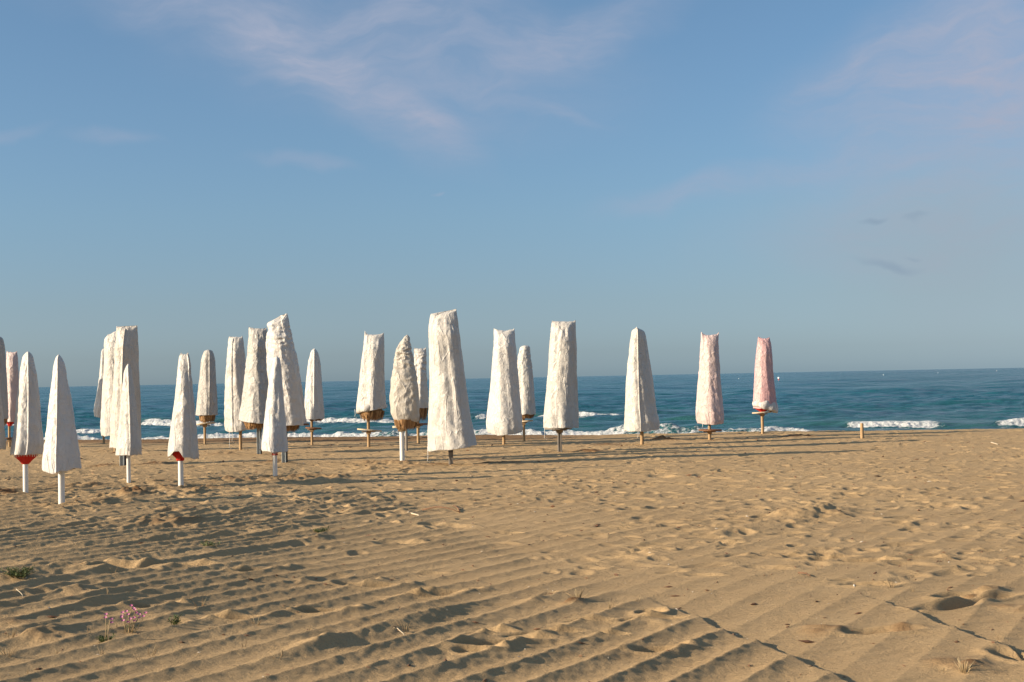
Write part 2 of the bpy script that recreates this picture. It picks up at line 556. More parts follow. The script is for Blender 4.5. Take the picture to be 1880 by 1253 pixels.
def make_sea():
    sd = np.linspace(-.70, .235, 1400)
    out = np.geomspace(1, 14, 40)
    s = np.concatenate([sd[0] - (out[::-1] - 1) * .25 - .004, sd, sd[-1] + (out - 1) * .25 + .004])
    t = [43.0]
    while t[-1] < 16000:
        d = t[-1]
        t.append(d + (.075 if d < 92 else .075 + (d - 92) * .011))
    t = np.array(t)
    S, T = np.meshgrid(s, t)
    A = S * T
    dt = np.gradient(t)[:, None]
    Z = np.full_like(T, SEA)
    near = sst(46, 75, T)
    for i, lam in enumerate((.7, 1.2, 2.0, 3.4, 5.8, 9.5, 16, 28, 48)):
        w = sst(1.6, 3.2, lam / dt)
        rows = np.where(w[:, 0] > 0)[0]
        if len(rows) == 0: continue
        k = slice(0, rows[-1] + 1)
        an = (-.35, .3, -.22, .18, .25, -.12, .1, -.08, .05)[i]
        ca, sa = math.cos(an), math.sin(an)
        p = A[k] * ca - T[k] * sa; q = A[k] * sa + T[k] * ca
        q = q + .3 * lam * n2(p / lam / 3 + i, q / lam / 3)
        n = n2(p / lam / 2.0 + 17 * i, q / lam)
        n = .6 * n + .4 * (1 - 2 * np.abs(n2(p / lam / 2.6 + 5 * i + 40, q / lam / 1.3)) - .45)
        am = SEA_AMP * lam ** .78 * (2.5 if lam < 3 else 1.7 if lam < 6 else 1.0)
        lw = near[k] if lam > 4 else (.35 + .65 * near[k])
        Z[k] += am * n * w[k] * lw
    foam = np.zeros_like(Z); shallow = (1 - sst(52, 105, T)) * .55
    near_i = slice(0, int(np.searchsorted(t, 135)))
    An, Tn = A[near_i], T[near_i]
    jit = .55 * n2(An / 3.1, Tn * 0 + 2.5) + .25 * n2(An / .9, Tn * 0 + 8.5)
    for (a0, t0, a1, t1, H, e) in SWELL:
        k = np.clip((An - a0) / (a1 - a0), -.3, 1.3)
        tau = Tn - (t0 + k * (t1 - t0)) - jit - 1.0
        win = sst(a0 - e, a0 + e, An) * (1 - sst(a1 - e, a1 + e, An))
        hh = H * (.8 + .5 * n2(An / 6, Tn * 0 + t0))
        Z[near_i] += win * hh * np.where(tau < 0, np.exp(-(tau / .75) ** 2), np.exp(-(tau / 2.6) ** 2))
        shallow[near_i] = np.maximum(shallow[near_i], .95 * win * np.exp(-((tau + .3) / 1.5) ** 2))
    for (a0, t0, a1, t1, H, fo, e) in BREAK:
        k = np.clip((An - a0) / (a1 - a0), -.2, 1.2)
        tau = Tn - (t0 + k * (t1 - t0)) - .6 * jit
        win = sst(a0 - e * .3, a0 + e, An) * (1 - sst(a1 - e, a1 + e * .3, An))
        up = win * (.8 + .35 * n2(An / 1.6, Tn * 0 + t0) + .25 * n2(An / .5, Tn * 0 + t0))
        g = np.where(tau < .35, np.exp(-((tau - .35) / .33) ** 2), np.exp(-((tau - .35) / 1.3) ** 2))
        lump = n2(An / .35, Tn / .35) * .07 + n2(An / .14, Tn / .14) * .06
        Z[near_i] += up * H * .75 * g + lump * win * np.exp(-((tau - .1) / .5) ** 2)
        f = win * fo * (np.exp(-(np.clip(-tau - .1, 0, 9) / .22) ** 2) * np.exp(-(np.clip(tau - .55, 0, 9) / .45) ** 2))
        foam[near_i] = np.maximum(foam[near_i], f * 1.05)
        # spent foam drifting behind and in front of the breaker
        f2 = win * .34 * np.exp(-(np.clip(-tau, 0, 9) / 1.6) ** 2) * np.exp(-(np.clip(tau, 0, 9) / 1.8) ** 2)
        foam[near_i] = np.maximum(foam[near_i], f2)
    # shore break right behind the edge of the sand
    hA = .46 * (1 - .85 * sst(-2.5, 2.0, An)) * (.55 + .45 * sst(-22, -14, An)) + .03
    hA = hA * (.82 + .5 * n2(An / 3.3, Tn * 0 + 1.2) + .3 * n2(An / 1.1, Tn * 0 + 6.2))
    line = 49.2 + 1.1 * n2(An / 7, Tn * 0 + 3.3) + .3 * n2(An / 1.5, Tn * 0)
    tau = Tn - line
    g = np.where(tau < .2, np.exp(-((tau - .2) / .5) ** 2), np.exp(-((tau - .2) / 1.0) ** 2))
    lump = n2(An / .4, Tn / .4) * .06 + n2(An / .17, Tn / .17) * .045
    Z[near_i] += np.clip(hA, 0, 1) * g + lump * np.exp(-(tau / .8) ** 2)
    lat = np.clip(.74 + .7 * n2(An / 4.5, Tn * 0 + 5.5), .5, 1) * (1 - .35 * sst(-2, 2, An))
    foam[near_i] = np.maximum(foam[near_i], lat * np.exp(-(np.clip(tau - .25, 0, 9) / .8) ** 2))
    foam[near_i] = np.maximum(foam[near_i], .36 * np.exp(-(np.clip(tau, 0, 9) / 3.5) ** 2) * (.8 + .6 * n2(An / 5, Tn / 2)))
    # a few small whitecaps
    wc = n2(A[near_i] / 4.2 + 50, Tn / 1.3) * sst(70, 85, Tn)
    foam[near_i] = np.maximum(foam[near_i], .42 * sst(.80, 1.0, wc))
    X = A * AL[0] + T * NO[0]; Y = A * AL[1] + T * NO[1]
    o = grid_mesh('sea', X, Y, Z, {'foam': foam, 'shallow': np.clip(shallow, 0, 1)}, M['sea'])
    return tag(o, kind='structure')


SEA_AMP = .036

# ------------------------------------------------------------------ umbrellas
ZOOM = {1: (0, 560, 940 / 300), 2: (280, 560, 1065 / 340), 3: (600, 560, 1213 / 300), 4: (860, 560, 1587 / 380), 5: (1220, 580, 1880 / 420)}


def zp(k, x, y):
    o = ZOOM[k]
    return o[0] + x / o[2], o[1] + y / o[2]


def cover_mesh(name, mat, parent, rows, top='round', toppts=None, botpts=None, rough=1.0, folds=.8, twist=0.0, seed=0,
               seam=None, depth=.88, yaw=0.0, crump=0.0, ex=None, skew=None):
    """a closed tube following the cloth's outline; rows = (z, left, right) from the top down, metres about the pole foot"""
    rows = sorted(rows, key=lambda r: r[0])
    zb, zt = rows[0][0], rows[-1][0]
    zz = np.array([r[0] for r in rows]); cl = np.array([(r[1] + r[2]) / 2 for r in rows]); hw = np.array([(r[2] - r[1]) / 2 for r in rows])
    nv = max(90, int((zt - zb) / .0135)); nu = 150
    lev = zb + (zt - zb) * np.linspace(0, 1, nv)
    if top == 'round':          # crowd levels towards the apex
        lev = zb + (zt - zb) * (1 - (1 - np.linspace(0, 1, nv)) ** 1.25)
    ker = np.array([1, 2, 3, 4, 3, 2, 1], float); ker /= ker.sum()

    def interp(v):
        q = np.interp(lev, zz, v)
        qp = np.pad(q, 3, mode='reflect', reflect_type='odd')
        return np.convolve(qp, ker, 'valid')
    W, C = interp(hw), interp(cl)
    W = np.maximum(W, .008)
    s = zt - lev                                   # distance below the top
    th = np.linspace(0, 2 * np.pi, nu, endpoint=False)
    TH, LV = np.meshgrid(th, lev)
    Sg = np.broadcast_to(s[:, None], TH.shape)
    if top == 'bag':
        dr = .07 + (depth - .07) * np.sqrt(np.clip(s / .42, 0, 1))
    else:
        dr = np.full_like(s, depth)
        capr = np.sqrt(np.clip(1 - (1 - np.clip(s / .05, 0, 1)) ** 2, 0, 1))
        W = W * np.maximum(capr, .03)
    D = W * dr
    r = np.random.default_rng(seed + 5)
    f1, f2, f3 = r.uniform(0, 6.28, 3)
    cs, sn = np.cos(TH), np.sin(TH)
    ex = ex or (1.12 if top == 'bag' else 1.0)
    skew = (.16 if top == 'bag' else .06) if skew is None else skew
    cx_ = np.sign(cs) * np.abs(cs) ** ex; sx_ = np.sign(sn) * np.abs(sn) ** ex
    low = np.clip(Sg / .5, 0, 1)
    rad = 1 + low * (.035 * np.cos(3 * TH + f1 + .8 * LV * twist) + .03 * np.cos(5 * TH + f2 + LV * twist) + .02 * np.cos(8 * TH + f3 + LV * 2.0))
    X = W[:, None] * (cx_ * rad - skew * sx_); Y = D[:, None] * sx_ * rad
    cyw, syw = math.cos(yaw), math.sin(yaw)
    # wrinkles, in metres along the surface normal
    P, Q, Rz = X + 10 + seed * 3.1, Y + 20, LV + seed * 1.7
    tw = twist * 1.2
    Pt = P + tw * Rz * .4
    big = n3(Pt / .24, Q / .24, Rz / .7) * .011
    vert = n3(Pt / .075, Q / .075, Rz / .85) * .011 * folds
    crk = (np.abs(n3(P / .085 + .6 * big * 20, Q / .085, Rz / .10)) * -.0045
           - np.abs(n3(P / .042, Q / .042 + 3, Rz / .05)) * .0025 + .0025) * rough
    diag = -np.abs(n3((P + Rz * .55) / .16, Q / .16, (Rz - P * .55) / .34 + 7)) * .011 * rough
    dsp = big + vert * np.clip(.35 + np.exp(-Sg / .6), 0, 1.1) + crk + diag
    if crump:
        dsp = dsp - crump * np.abs(n3(P / .17 + 5, Q / .17, Rz / .085)) * np.exp(-((Sg - .35) / .4) ** 2) * .07
        dsp = dsp - crump * np.abs(n3(P / .2 + 2, Q / .2, Rz / .16 + 3)) * .028
    dsp = dsp * np.clip(.25 + Sg / .25, 0, 1)
    nx, ny = cs * D[:, None], sn * W[:, None]
    nl = np.hypot(nx, ny) + 1e-6
    nx, ny = nx / nl, ny / nl
    if seam is not None:
        for sm in seam:
            dd = np.angle(np.exp(1j * (TH - sm)))
            dsp = dsp + .022 * np.exp(-(dd * W[:, None] / .012) ** 2) * np.clip(Sg / .06, 0, 1)
    X = X + nx * dsp; Y = Y + ny * dsp
    Z = LV.copy()
    xf = np.clip(X / np.maximum(W[:, None], .01), -1, 1)
    if toppts:
        fx = np.array([p[0] for p in toppts]); fz = np.array([p[1] for p in toppts])
        Z += np.interp(xf, fx, fz) * np.clip(1 - Sg / .30, 0, 1) ** 1.5
    if top == 'bag':
        Z += (.030 * np.abs(xf) ** 8 - .008 + .014 * n2(xf * 3 + seed, xf * 0 + seed * 2.7)) * np.clip(1 - Sg / .10, 0, 1)
    up = np.clip(1 - (LV - zb) / .28, 0, 1) ** 1.5
    if botpts:
        fx = np.array([p[0] for p in botpts]); fz = np.array([p[1] for p in botpts])
        Z += np.interp(xf, fx, fz) * up
    Z += .018 * n2(TH * 2.2 + seed, TH * 0 + 3.1) * up
    # pulling in of the hem
    X2 = X * cyw - Y * syw; Y2 = X * syw + Y * cyw
    X2 = X2 + C[:, None]
    rings_x = [X2]; rings_y = [Y2]; rings_z = [Z]
    for k, (sc, dz) in enumerate(((.985, -.004), (.95, .01), (.90, .15))):     # turned-in hem
        rings_x.insert(0, ((X2[0] - C[0]) * sc + C[0])[None]); rings_y.insert(0, (Y2[0] * sc)[None]); rings_z.insert(0, (Z[0] + dz)[None])
    X2 = np.concatenate(rings_x); Y2 = np.concatenate(rings_y); Z = np.concatenate(rings_z)
    n = X2.shape[0]
    co = np.stack([X2, Y2, Z], -1).astype(np.float32)
    me = bpy.data.meshes.new(name)
    i = np.arange(n * nu, dtype=np.int32).reshape(n, nu)
    j = np.roll(i, -1, axis=1)
    q = np.stack([i[:-1], j[:-1], j[1:], i[1:]], -1).reshape(-1)
    nf = (n - 1) * nu
    me.vertices.add(n * nu); me.vertices.foreach_set('co', co.reshape(-1))
    me.loops.add(nf * 4 + nu)
    me.loops.foreach_set('vertex_index', np.concatenate([q, i[-1]]))
    me.polygons.add(nf + 1)
    me.polygons.foreach_set('loop_start', np.concatenate([np.arange(0, nf * 4, 4), [nf * 4]]).astype(np.int32))
    me.update(calc_edges=True)
    return link_mesh(name, me, mat, parent), zb, zt


def straw(parent, cx, w, z, L, seed, taper=.62, lean=0.0):
    r = random.Random(seed)
    m = MB()
    m.lathe([(w * .55, z + .12), (w * .86, z + .02), (w * .78, z - L * .4), (w * taper * .8, z - L * .72), (.05, z - L * .6)], (cx, 0), 22, .09)
    for k in range(420):
        a = r.uniform(0, 6.283); q = r.uniform(.78, 1.0)
        l = L * r.uniform(.55, 1.12); tw = w * (taper + r.uniform(-.1, .16))
        c_, s_ = math.cos(a), math.sin(a)
        wd = r.uniform(.006, .014)
        b = a + r.uniform(-.2, .2)
        p0 = (cx + c_ * w * q, s_ * w * q * .9, z + .03)
        p1 = (cx + (c_ * w * q * .5 + math.cos(b) * tw * .5) * 1.05, (s_ * w * q * .5 + math.sin(b) * tw * .5), z - l * .5)
        p2 = (cx + math.cos(b) * tw + r.uniform(-.02, .02) + lean * l, math.sin(b) * tw, z - l)
        tx, ty = -s_ * wd, c_ * wd
        m.add([(p0[0] - tx, p0[1] - ty, p0[2]), (p0[0] + tx, p0[1] + ty, p0[2]), (p1[0] + tx, p1[1] + ty, p1[2]), (p1[0] - tx, p1[1] - ty, p1[2]), p2],
              [(0, 1, 2, 3), (3, 2, 4)])
    return m.build('straw_thatch', M['straw'], parent)


GROUP = 'closed beach umbrellas under cloth covers'


def umbrella(label, base, zk, rows, pole, pole_w, mat='white', top='round', straw_px=None, red_px=None, table=None, strings=(),
             cat='beach umbrella', cuff=None, mound=None, pole_top=None, generic=None, **kw):
    bx, by = zp(zk, *base) if zk else base
    P = at(bx, by)
    root = empty('beach_umbrella', P)
    tag(root, label, cat, GROUP)
    S = P.y / F                                    # metres per photo pixel at this distance

    def loc(x, y):
        px, py = zp(zk, x, y)
        X, Z = on_plane(px, py, P.y)
        return X - P.x, Z
    if generic:
        lr = generic
    else:
        lr = []
        for (y, xl, xr) in rows:
            l, z = loc(xl, y); r_, z2 = loc(xr, y)
            lr.append(((z + z2) / 2, l, r_))
    seed = kw.pop('seed', int(abs(bx) * 7 + by))
    _, zb, zt = cover_mesh('cover', M[mat], root, lr, top, seed=seed % 97, **kw)
    pw = pole_w * S / (ZOOM[zk][2] if zk else 1) / 2
    ptop = min(zb + .7, zt - .2)
    m = MB()
    cbot = [r for r in sorted(lr)][0]
    ccx = (cbot[1] + cbot[2]) / 2
    lean = (ccx * .35) / max(zb, .3) if pole != 'pvc' else 0.0
    if pole in ('pvc', 'wood'):
        prof = [(pw * .9, -.35), (pw, -.33), (pw, 0), (pw * .99, zb * .5), (pw * .98, ptop), (pw * .9, ptop + .01)]
        m.lathe(prof, (0, 0), 18, 0 if pole == 'pvc' else .05)
        po = m.build('pole', M['pvc' if pole == 'pvc' else 'wood'], root)
        if pole == 'pvc':
            k = MB(); k.lathe([(pw * 1.12, zb - .0), (pw * 1.14, zb + .01), (pw * 1.14, zb + .07), (pw * 1.1, zb + .08)], (0, 0), 18)
            k.build('collar', M['pvc'], po)
    elif pole == 'double':
        m.box(-pw, -pw * .18, -pw * .6, pw * .6, -.35, ptop); m.build('pole', M['greywood'], root, False)
        m = MB(); m.box(pw * .22, pw, -pw * .55, pw * .65, -.35, ptop - .02); m.build('pole', M['greywood'], root, False)
        m = MB(); m.lathe([(pw * .45, -.2), (pw * .45, ptop + .1)], (0, pw * .9), 10); m.build('inner_tube', M['dark'], root)
    elif pole == 'metal':
        m.box(-pw, pw, -pw * .15, pw * .15, -.35, ptop, .003)
        m.box(-pw, -pw * .7, -pw * .85, -pw * .17, -.35, ptop, .003)
        m.box(pw * .7, pw, -pw * .85, -pw * .17, -.35, ptop, .003)
        m.build('pole', M['metal'], root, False)
        m = MB(); m.lathe([(pw * .5, -.2), (pw * .5, ptop + .1)], (pw * 1.2, pw * .6), 10); m.build('inner_tube', M['dark'], root)
    elif pole == 'plank':
        m.box(-pw, pw, -pw * .45, pw * .45, -.35, zb - .06); m.build('pole', M['greywood'], root, False)
        m = MB(); m.box(-pw * 1.08, pw * 1.08, -pw * .62, pw * .62, zb - .085, zb + .05); m.build('pole_clamp', M['dark'], root, False)
        m = MB(); m.lathe([(pw * .6, zb + .0), (pw * .6, ptop)], (0, 0), 12); m.build('inner_tube', M['dark'], root)
    if straw_px:
        xl, xr, y0, y1 = straw_px
        l, z0 = loc(xl, y0); r_, z1 = loc(xr, y1)
        straw(root, (l + r_) / 2, (r_ - l) / 2, z0, z0 - z1, seed)
    if red_px:
        xl, xr, y0, y1, px_, kind = red_px
        l, z0 = loc(xl, y0); r_, z1 = loc(xr, y1)
        m = MB(); n = 48; rr = []
        c0, w0 = (l + r_) / 2, (r_ - l) / 2
        for i, (q, zq) in enumerate(((w0 * .8, z0 + .14), (w0 * .98, z0 + .03), (w0, z0), (w0 * .86, z0 + (z1 - z0) * .35), (w0 * .5, z0 + (z1 - z0) * .7), (pw * 1.5, z1 + .012), (pw * 1.25, z1), (pw * 1.02, z1 + .01))):
            amp = .10 if 1 <= i <= 4 else .02
            k = i / 7.0
            rr.append([(c0 * (1 - k) + math.cos(2 * math.pi * j / n) * q * (1 + amp * math.sin(j * 2 * math.pi * 8 / n)),
                        math.sin(2 * math.pi * j / n) * q * .85 * (1 + amp * math.sin(j * 2 * math.pi * 8 / n)),
                        zq + .012 * math.sin(j * 2 * math.pi * 8 / n + 1) * (1 - k)) for j in range(n)])
        m.rings(rr)
        m.build('folded_canopy', M['red'], root)
        if kind:
            m = MB(); r5 = random.Random(seed)
            for j in range(26):
                a = 2 * math.pi * j / 26
                m.tube([(c0 + math.cos(a) * w0 * .97, math.sin(a) * w0 * .82, z0 + .02), (c0 + math.cos(a) * w0 * 1.0, math.sin(a) * w0 * .86, z0 - .045 - r5.random() * .02)], .008, .005, 5)
            m.build('fringe', M['string'], root)
    if table:
        xl, xr, y0, tm, tx, ty = table
        l, z0 = loc(xl, y0); r_, _ = loc(xr, y0)
        w = (r_ - l) / 2; c0 = (l + r_) / 2
        m = MB()
        m.lathe([(w * .97, z0 - .018), (w, z0 - .012), (w, z0 + .012), (w * .97, z0 + .018)], (c0, 0), 30, .012, (tx, ty))
        tb = m.build('tray_table', M[tm], root, False)
        m = MB(); m.box(-pw * 1.5, pw * 1.5, -pw * 1.5, pw * 1.5, z0 - .09, z0 - .024); m.box(-w * .55, w * .55, -.02, .02, z0 - .05, z0 - .026)
        m.build('bracket', M['wood' if tm != 'brownboard' else 'wood'], tb, False)
    for (x, y0, y1) in strings:
        l, z0 = loc(x, y0); _, z1 = loc(x, y1)
        m = MB(); m.tube([(l, -.12, z0 + .05), (l + .01, -.13, (z0 + z1) / 2), (l - .005, -.12, z1 + .03), (l + .04, -.14, z1), (l + .05, -.12, z1 + .04)], .0055, .0045, 5)
        m.build('tie_string', M['string'], root)
    if cuff:
        y0, y1, xl, xr, yl, yr = cuff
        l, z0 = loc(xl, y0); r_, z1 = loc(xr, y1)
        c0, w = (l + r_) / 2, (r_ - l) / 2
        _, zl = loc(xl, yl); _, zr = loc(xr, yr)
        m = MB(); n = 60; rr = []
        for i in range(9):
            k = i / 8
            q = w * (.84 + .16 * math.sin(k * 2.4) ** .8) if k < 1 else w * .9
            ring = []
            for j in range(n):
                a = 2 * math.pi * j / n; x_ = math.cos(a)
                zbot = zl + (zr - zl) * (x_ + 1) / 2
                zz = z0 + (zbot - z0) * k
                nn = .012 * float(n3(x_ * 3 + seed, math.sin(a) * 3, k * 2.0)) + .014 * math.sin(a * 7 + k * 3)
                ring.append((c0 + x_ * (q + nn), math.sin(a) * (q * .85 + nn), zz + .03 * float(n3(x_ * 2, math.sin(a) * 2, 4.4)) * k))
            rr.append(ring)
        rr.append([(c0 + (p[0] - c0) * .9, p[1] * .9, p[2] + .03) for p in rr[-1]])
        m.rings(rr, False, False)
        m.build('rolled_hem', M['white'], root)
    if mound is not None:
        for (dx, dy, r, h, dm) in mound:
            MOUNDS.append((P.x + dx, P.y + dy, r, h, dm))
    MOUNDS.append((P.x, P.y + .05, .16, .02, .3))
    return root


PI = math.pi
FR = -PI / 2                    # the side that faces the camera
# --- the small ones on white poles, front row left
umbrella('small white pointed cover with a wavy hem on a white pole, standing nearest the camera', (355, 1160), 1,
         [(285, 333, 343), (300, 322, 352), (340, 309, 372), (400, 301, 384), (500, 288, 402), (600, 276, 418), (700, 264, 432), (800, 252, 446), (880, 241, 458), (945, 238, 463)],
         'pvc', 36, ex=1.15, seam=(FR,), botpts=[(-1, .03), (-.7, -.01), (-.2, -.05), (.2, -.02), (1, .015)], mound=[(.5, .25, .3, .05, .5), (-.5, .2, .3, .04, .3)], rough=1.2)
umbrella('small white cover with a wide fringed red canopy cone showing beneath it', (148, 1085), 1,
         [(268, 150, 172), (300, 130, 190), (350, 120, 200), (450, 108, 216), (550, 96, 226), (650, 86, 234), (750, 74, 245), (800, 66, 250), (858, 57, 240)],
         'pvc', 30, ex=1.2, seam=(FR + .35,), red_px=(84, 216, 852, 915, 0, 1), mound=[(-.5, .2, .35, .07, .9), (.45, 1.2, .4, .09, .5)])
umbrella('white cover cut off by the left edge, low hem beside the red-coned umbrella', (-62, 1090), 1,
         [(300, -72, -52), (350, -100, -24), (485, -125, 1), (550, -134, 10), (650, -146, 22), (750, -156, 32), (790, -162, 37), (830, -160, 34)],
         'pvc', 32)
umbrella('slim white pointed cover standing before the big half-shaded flat-topped cover', (741, 1030), 1,
         [(338, 731, 742), (348, 727, 747), (380, 712, 757), (450, 702, 770), (550, 694, 783), (650, 687, 794), (750, 678, 806), (820, 668, 816), (862, 664, 814)],
         'pvc', 23, ex=1.0, skew=.28, seam=(FR + .1,), mound=[(.5, .3, .35, .04, .4)])
umbrella('small white cover with its hem lifted at the front over a dark red canopy', (164, 1060), 2,
         [(281, 165, 204), (300, 152, 213), (350, 145, 222), (450, 134, 230), (550, 124, 238), (650, 112, 246), (750, 98, 254), (830, 85, 260), (872, 84, 262)],
         'pvc', 30, top='bag', seam=(FR + .75,), botpts=[(-1, 0), (-.6, .03), (-.35, .09), (-.05, .10), (.25, .0), (1, -.04)], red_px=(112, 196, 850, 896, 0, 0),
         mound=[(-.35, -.1, .45, .08, .25), (.35, -.15, .4, .05, .3)])
umbrella('slim white cone cover on a white pole in front of the tall lopsided cover', (706, 1002), 2,
         [(296, 703, 724), (310, 695, 732), (350, 687, 740), (450, 672, 748), (550, 659, 758), (650, 647, 766), (750, 630, 776), (800, 620, 780), (840, 618, 782)],
         'pvc', 26, botpts=[(-1, .02), (-.4, .0), (.3, -.02), (1, -.01)], red_px=(684, 724, 846, 864, 0, 0), mound=[(.3, -.3, .5, .10, .35), (-.7, -.3, .4, .08, .4)])
# --- left cluster
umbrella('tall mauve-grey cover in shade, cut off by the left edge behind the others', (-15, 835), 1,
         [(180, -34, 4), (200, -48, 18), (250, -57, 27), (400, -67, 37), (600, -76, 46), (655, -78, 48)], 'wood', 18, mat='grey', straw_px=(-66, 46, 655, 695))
umbrella('slim pink flat-topped cover beside the left edge, red canopy and small shelf below', (55, 820), 1,
         [(270, 38, 98), (300, 36, 102), (400, 30, 106), (550, 24, 106), (672, 20, 106)], 'wood', 14, mat='pink', top='bag', red_px=(40, 84, 672, 698, 0, 0), table=(20, 72, 768, 'brownboard', .02, 0))
umbrella('white flat square-topped cover partly behind the big half-shaded one', (663, 845), 1,
         [(150, 622, 706), (180, 604, 722), (220, 598, 728), (400, 594, 732), (500, 588, 738), (600, 583, 743), (700, 577, 746), (752, 583, 744)],
         'wood', 16, top='bag', toppts=[(-1, -.10), (0, .0), (1, .03)], folds=.8, mound=[(-.5, .5, .3, .05, .3)])
umbrella('big flat-topped cover, left half white and right half in shade, on a steel post', (704, 926), 1,
         [(126, 671, 791), (300, 661, 796), (450, 652, 801), (690, 640, 811), (820, 634, 815)], 'metal', 26, mat='cream', top='bag', folds=.6, ex=1.4, depth=.95, skew=-.12, seam=(FR + .1,),
         mound=[(-.4, .1, .3, .06, .7), (.6, .3, .35, .05, .6)])
umbrella('rounded white cover mostly hidden at the left behind the two flat-topped covers', (597, 803), 1,
         [(250, 590, 606), (270, 584, 614), (330, 578, 622), (400, 572, 626), (500, 558, 640), (600, 542, 653), (640, 545, 650)], 'wood', 13,
         botpts=[(-1, .0), (-.5, -.02), (1, -.1)])
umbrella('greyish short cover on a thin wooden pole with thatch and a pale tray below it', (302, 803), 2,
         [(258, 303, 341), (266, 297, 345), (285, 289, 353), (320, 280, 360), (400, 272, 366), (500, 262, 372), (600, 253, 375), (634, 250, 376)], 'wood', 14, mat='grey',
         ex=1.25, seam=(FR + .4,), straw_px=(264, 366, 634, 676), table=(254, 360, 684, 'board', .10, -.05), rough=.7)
umbrella('white flat-topped cover with two thin strings hanging from its hem to the sand', (507, 835), 2,
         [(184, 440, 517), (210, 433, 523), (300, 427, 532), (400, 421, 545), (500, 417, 560), (600, 414, 575), (700, 413, 590), (722, 416, 588)], 'wood', 18, top='bag', seam=(FR - .5,),
         botpts=[(-1, .02), (-.6, -.03), (0, -.03), (.4, .02), (1, .03)], strings=((447, 735, 828), (463, 735, 790)), rough=1.4)
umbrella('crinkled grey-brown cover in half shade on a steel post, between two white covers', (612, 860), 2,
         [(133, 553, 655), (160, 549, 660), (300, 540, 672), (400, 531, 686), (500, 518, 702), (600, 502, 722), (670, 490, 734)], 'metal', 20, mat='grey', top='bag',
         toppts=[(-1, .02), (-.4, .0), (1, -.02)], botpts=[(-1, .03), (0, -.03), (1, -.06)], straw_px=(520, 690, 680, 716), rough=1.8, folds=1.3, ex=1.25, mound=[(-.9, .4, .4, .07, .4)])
umbrella('tall lopsided white cover with a gathered knot at its upper left', (757, 917), 2,
         [(58, 735, 776), (78, 700, 784), (95, 657, 789), (120, 655, 795), (145, 664, 800), (175, 653, 805), (250, 655, 822), (350, 660, 842), (450, 668, 857), (550, 680, 868), (650, 690, 882), (692, 699, 888)],
         'metal', 24, top='bag', toppts=[(-1, -.03), (-.2, -.06), (.4, .03), (1, .02)], straw_px=(700, 852, 690, 730), crump=.5, rough=1.2, table=(820, 900, 688, 'brownboard', -.05, 0), mound=[(-.2, .3, .35, .08, .7)])
umbrella('small white round-topped cover with a brown tray, alone just right of the tall lopsided cover', (918, 805), 2,
         [(251, 926, 936), (258, 918, 941), (275, 908, 951), (320, 896, 962), (400, 886, 970), (500, 876, 977), (600, 870, 984), (657, 871, 988)], 'wood', 14, seam=(FR + .1,),
         straw_px=(895, 984, 655, 668), table=(880, 972, 710, 'brownboard', -.08, 0))
# --- middle
umbrella('white cover tied crookedly at the hem over thatch, with a tilted plank tray below', (312, 1062), 3,
         [(214, 282, 424), (260, 278, 427), (350, 268, 427), (450, 256, 428), (550, 245, 430), (650, 235, 433), (750, 223, 440), (785, 222, 438)], 'wood', 22, top='bag',
         toppts=[(-1, .05), (-.85, -.01), (0, -.02), (1, .0)], cuff=(735, 790, 217, 446, 812, 762), straw_px=(238, 434, 800, 860), table=(226, 408, 932, 'board', -.10, -.04),
         strings=((212, 790, 838),), folds=.9, botpts=[(-1, -.03), (1, .05)])
umbrella('bulging twisted cream cover with a pointed crumpled top, on a thick white pole', (561, 1168), 3,
         [(221, 588, 606), (230, 578, 612), (260, 553, 625), (320, 512, 636), (345, 505, 640), (400, 498, 648), (500, 482, 665), (600, 470, 680), (700, 470, 688), (800, 474, 692), (845, 490, 690), (868, 510, 684)],
         'pvc', 36, mat='cream', crump=.75, twist=1.2, straw_px=(496, 684, 862, 924), rough=1.3, table=(487, 560, 906, 'board', .03, 0), mound=[(-.5, -.2, .6, .09, .25), (.1, -.45, .3, .06, .3)])
umbrella('narrow white cover with a crumpled flat top, half hidden behind the tallest cover', (680, 1032), 3,
         [(322, 648, 738), (340, 645, 740), (500, 634, 745), (690, 616, 752), (765, 612, 755)], 'wood', 21, top='bag', straw_px=(626, 756, 765, 858), table=(630, 756, 886, 'brownboard', -.03, 0), crump=.6)
umbrella('tallest white cover with a slanting square top, on a grey plank post', (922, 1185), 3,
         [(58, 772, 962), (100, 760, 970), (200, 755, 980), (300, 758, 992), (500, 762, 1022), (700, 758, 1050), (850, 752, 1070), (950, 748, 1090), (1062, 748, 1110)],
         'plank', 33, top='bag', toppts=[(-1, -.04), (-.8, -.02), (-.4, -.03), (0, .01), (1, .05)], botpts=[(-1, -.06), (-.5, -.03), (.2, -.01), (1, .05)], strings=((750, 1070, 1168),),
         folds=1.2, rough=1.1, ex=1.25, skew=.28, mound=[(.9, .1, .4, .07, .8), (-.3, .2, .3, .04, .5), (-.8, -.4, .5, .07, .2)])
umbrella('white cover with diagonal creases, a slim lower one just behind its right side', (272, 1075), 4,
         [(192, 195, 352), (230, 193, 356), (300, 190, 360), (400, 183, 367), (500, 178, 374), (600, 172, 384), (700, 163, 394), (800, 154, 405), (900, 144, 416), (950, 147, 418), (988, 160, 414)],
         'wood', 22, top='bag', toppts=[(-1, .02), (-.3, .0), (.2, -.02), (1, .02)], botpts=[(-1, .03), (-.5, -.03), (.3, -.01), (1, .04)], rough=.9, twist=.8, folds=.6)
umbrella('slim round-topped white cover over thatch, just behind the diagonally creased one', (427, 1045), 4,
         [(310, 412, 468), (318, 403, 471), (330, 393, 474), (400, 376, 482), (500, 371, 492), (600, 366, 502), (700, 360, 508), (840, 350, 516)], 'wood', 19,
         straw_px=(366, 512, 840, 872), table=(395, 496, 892, 'board', .06, 0), crump=.3)
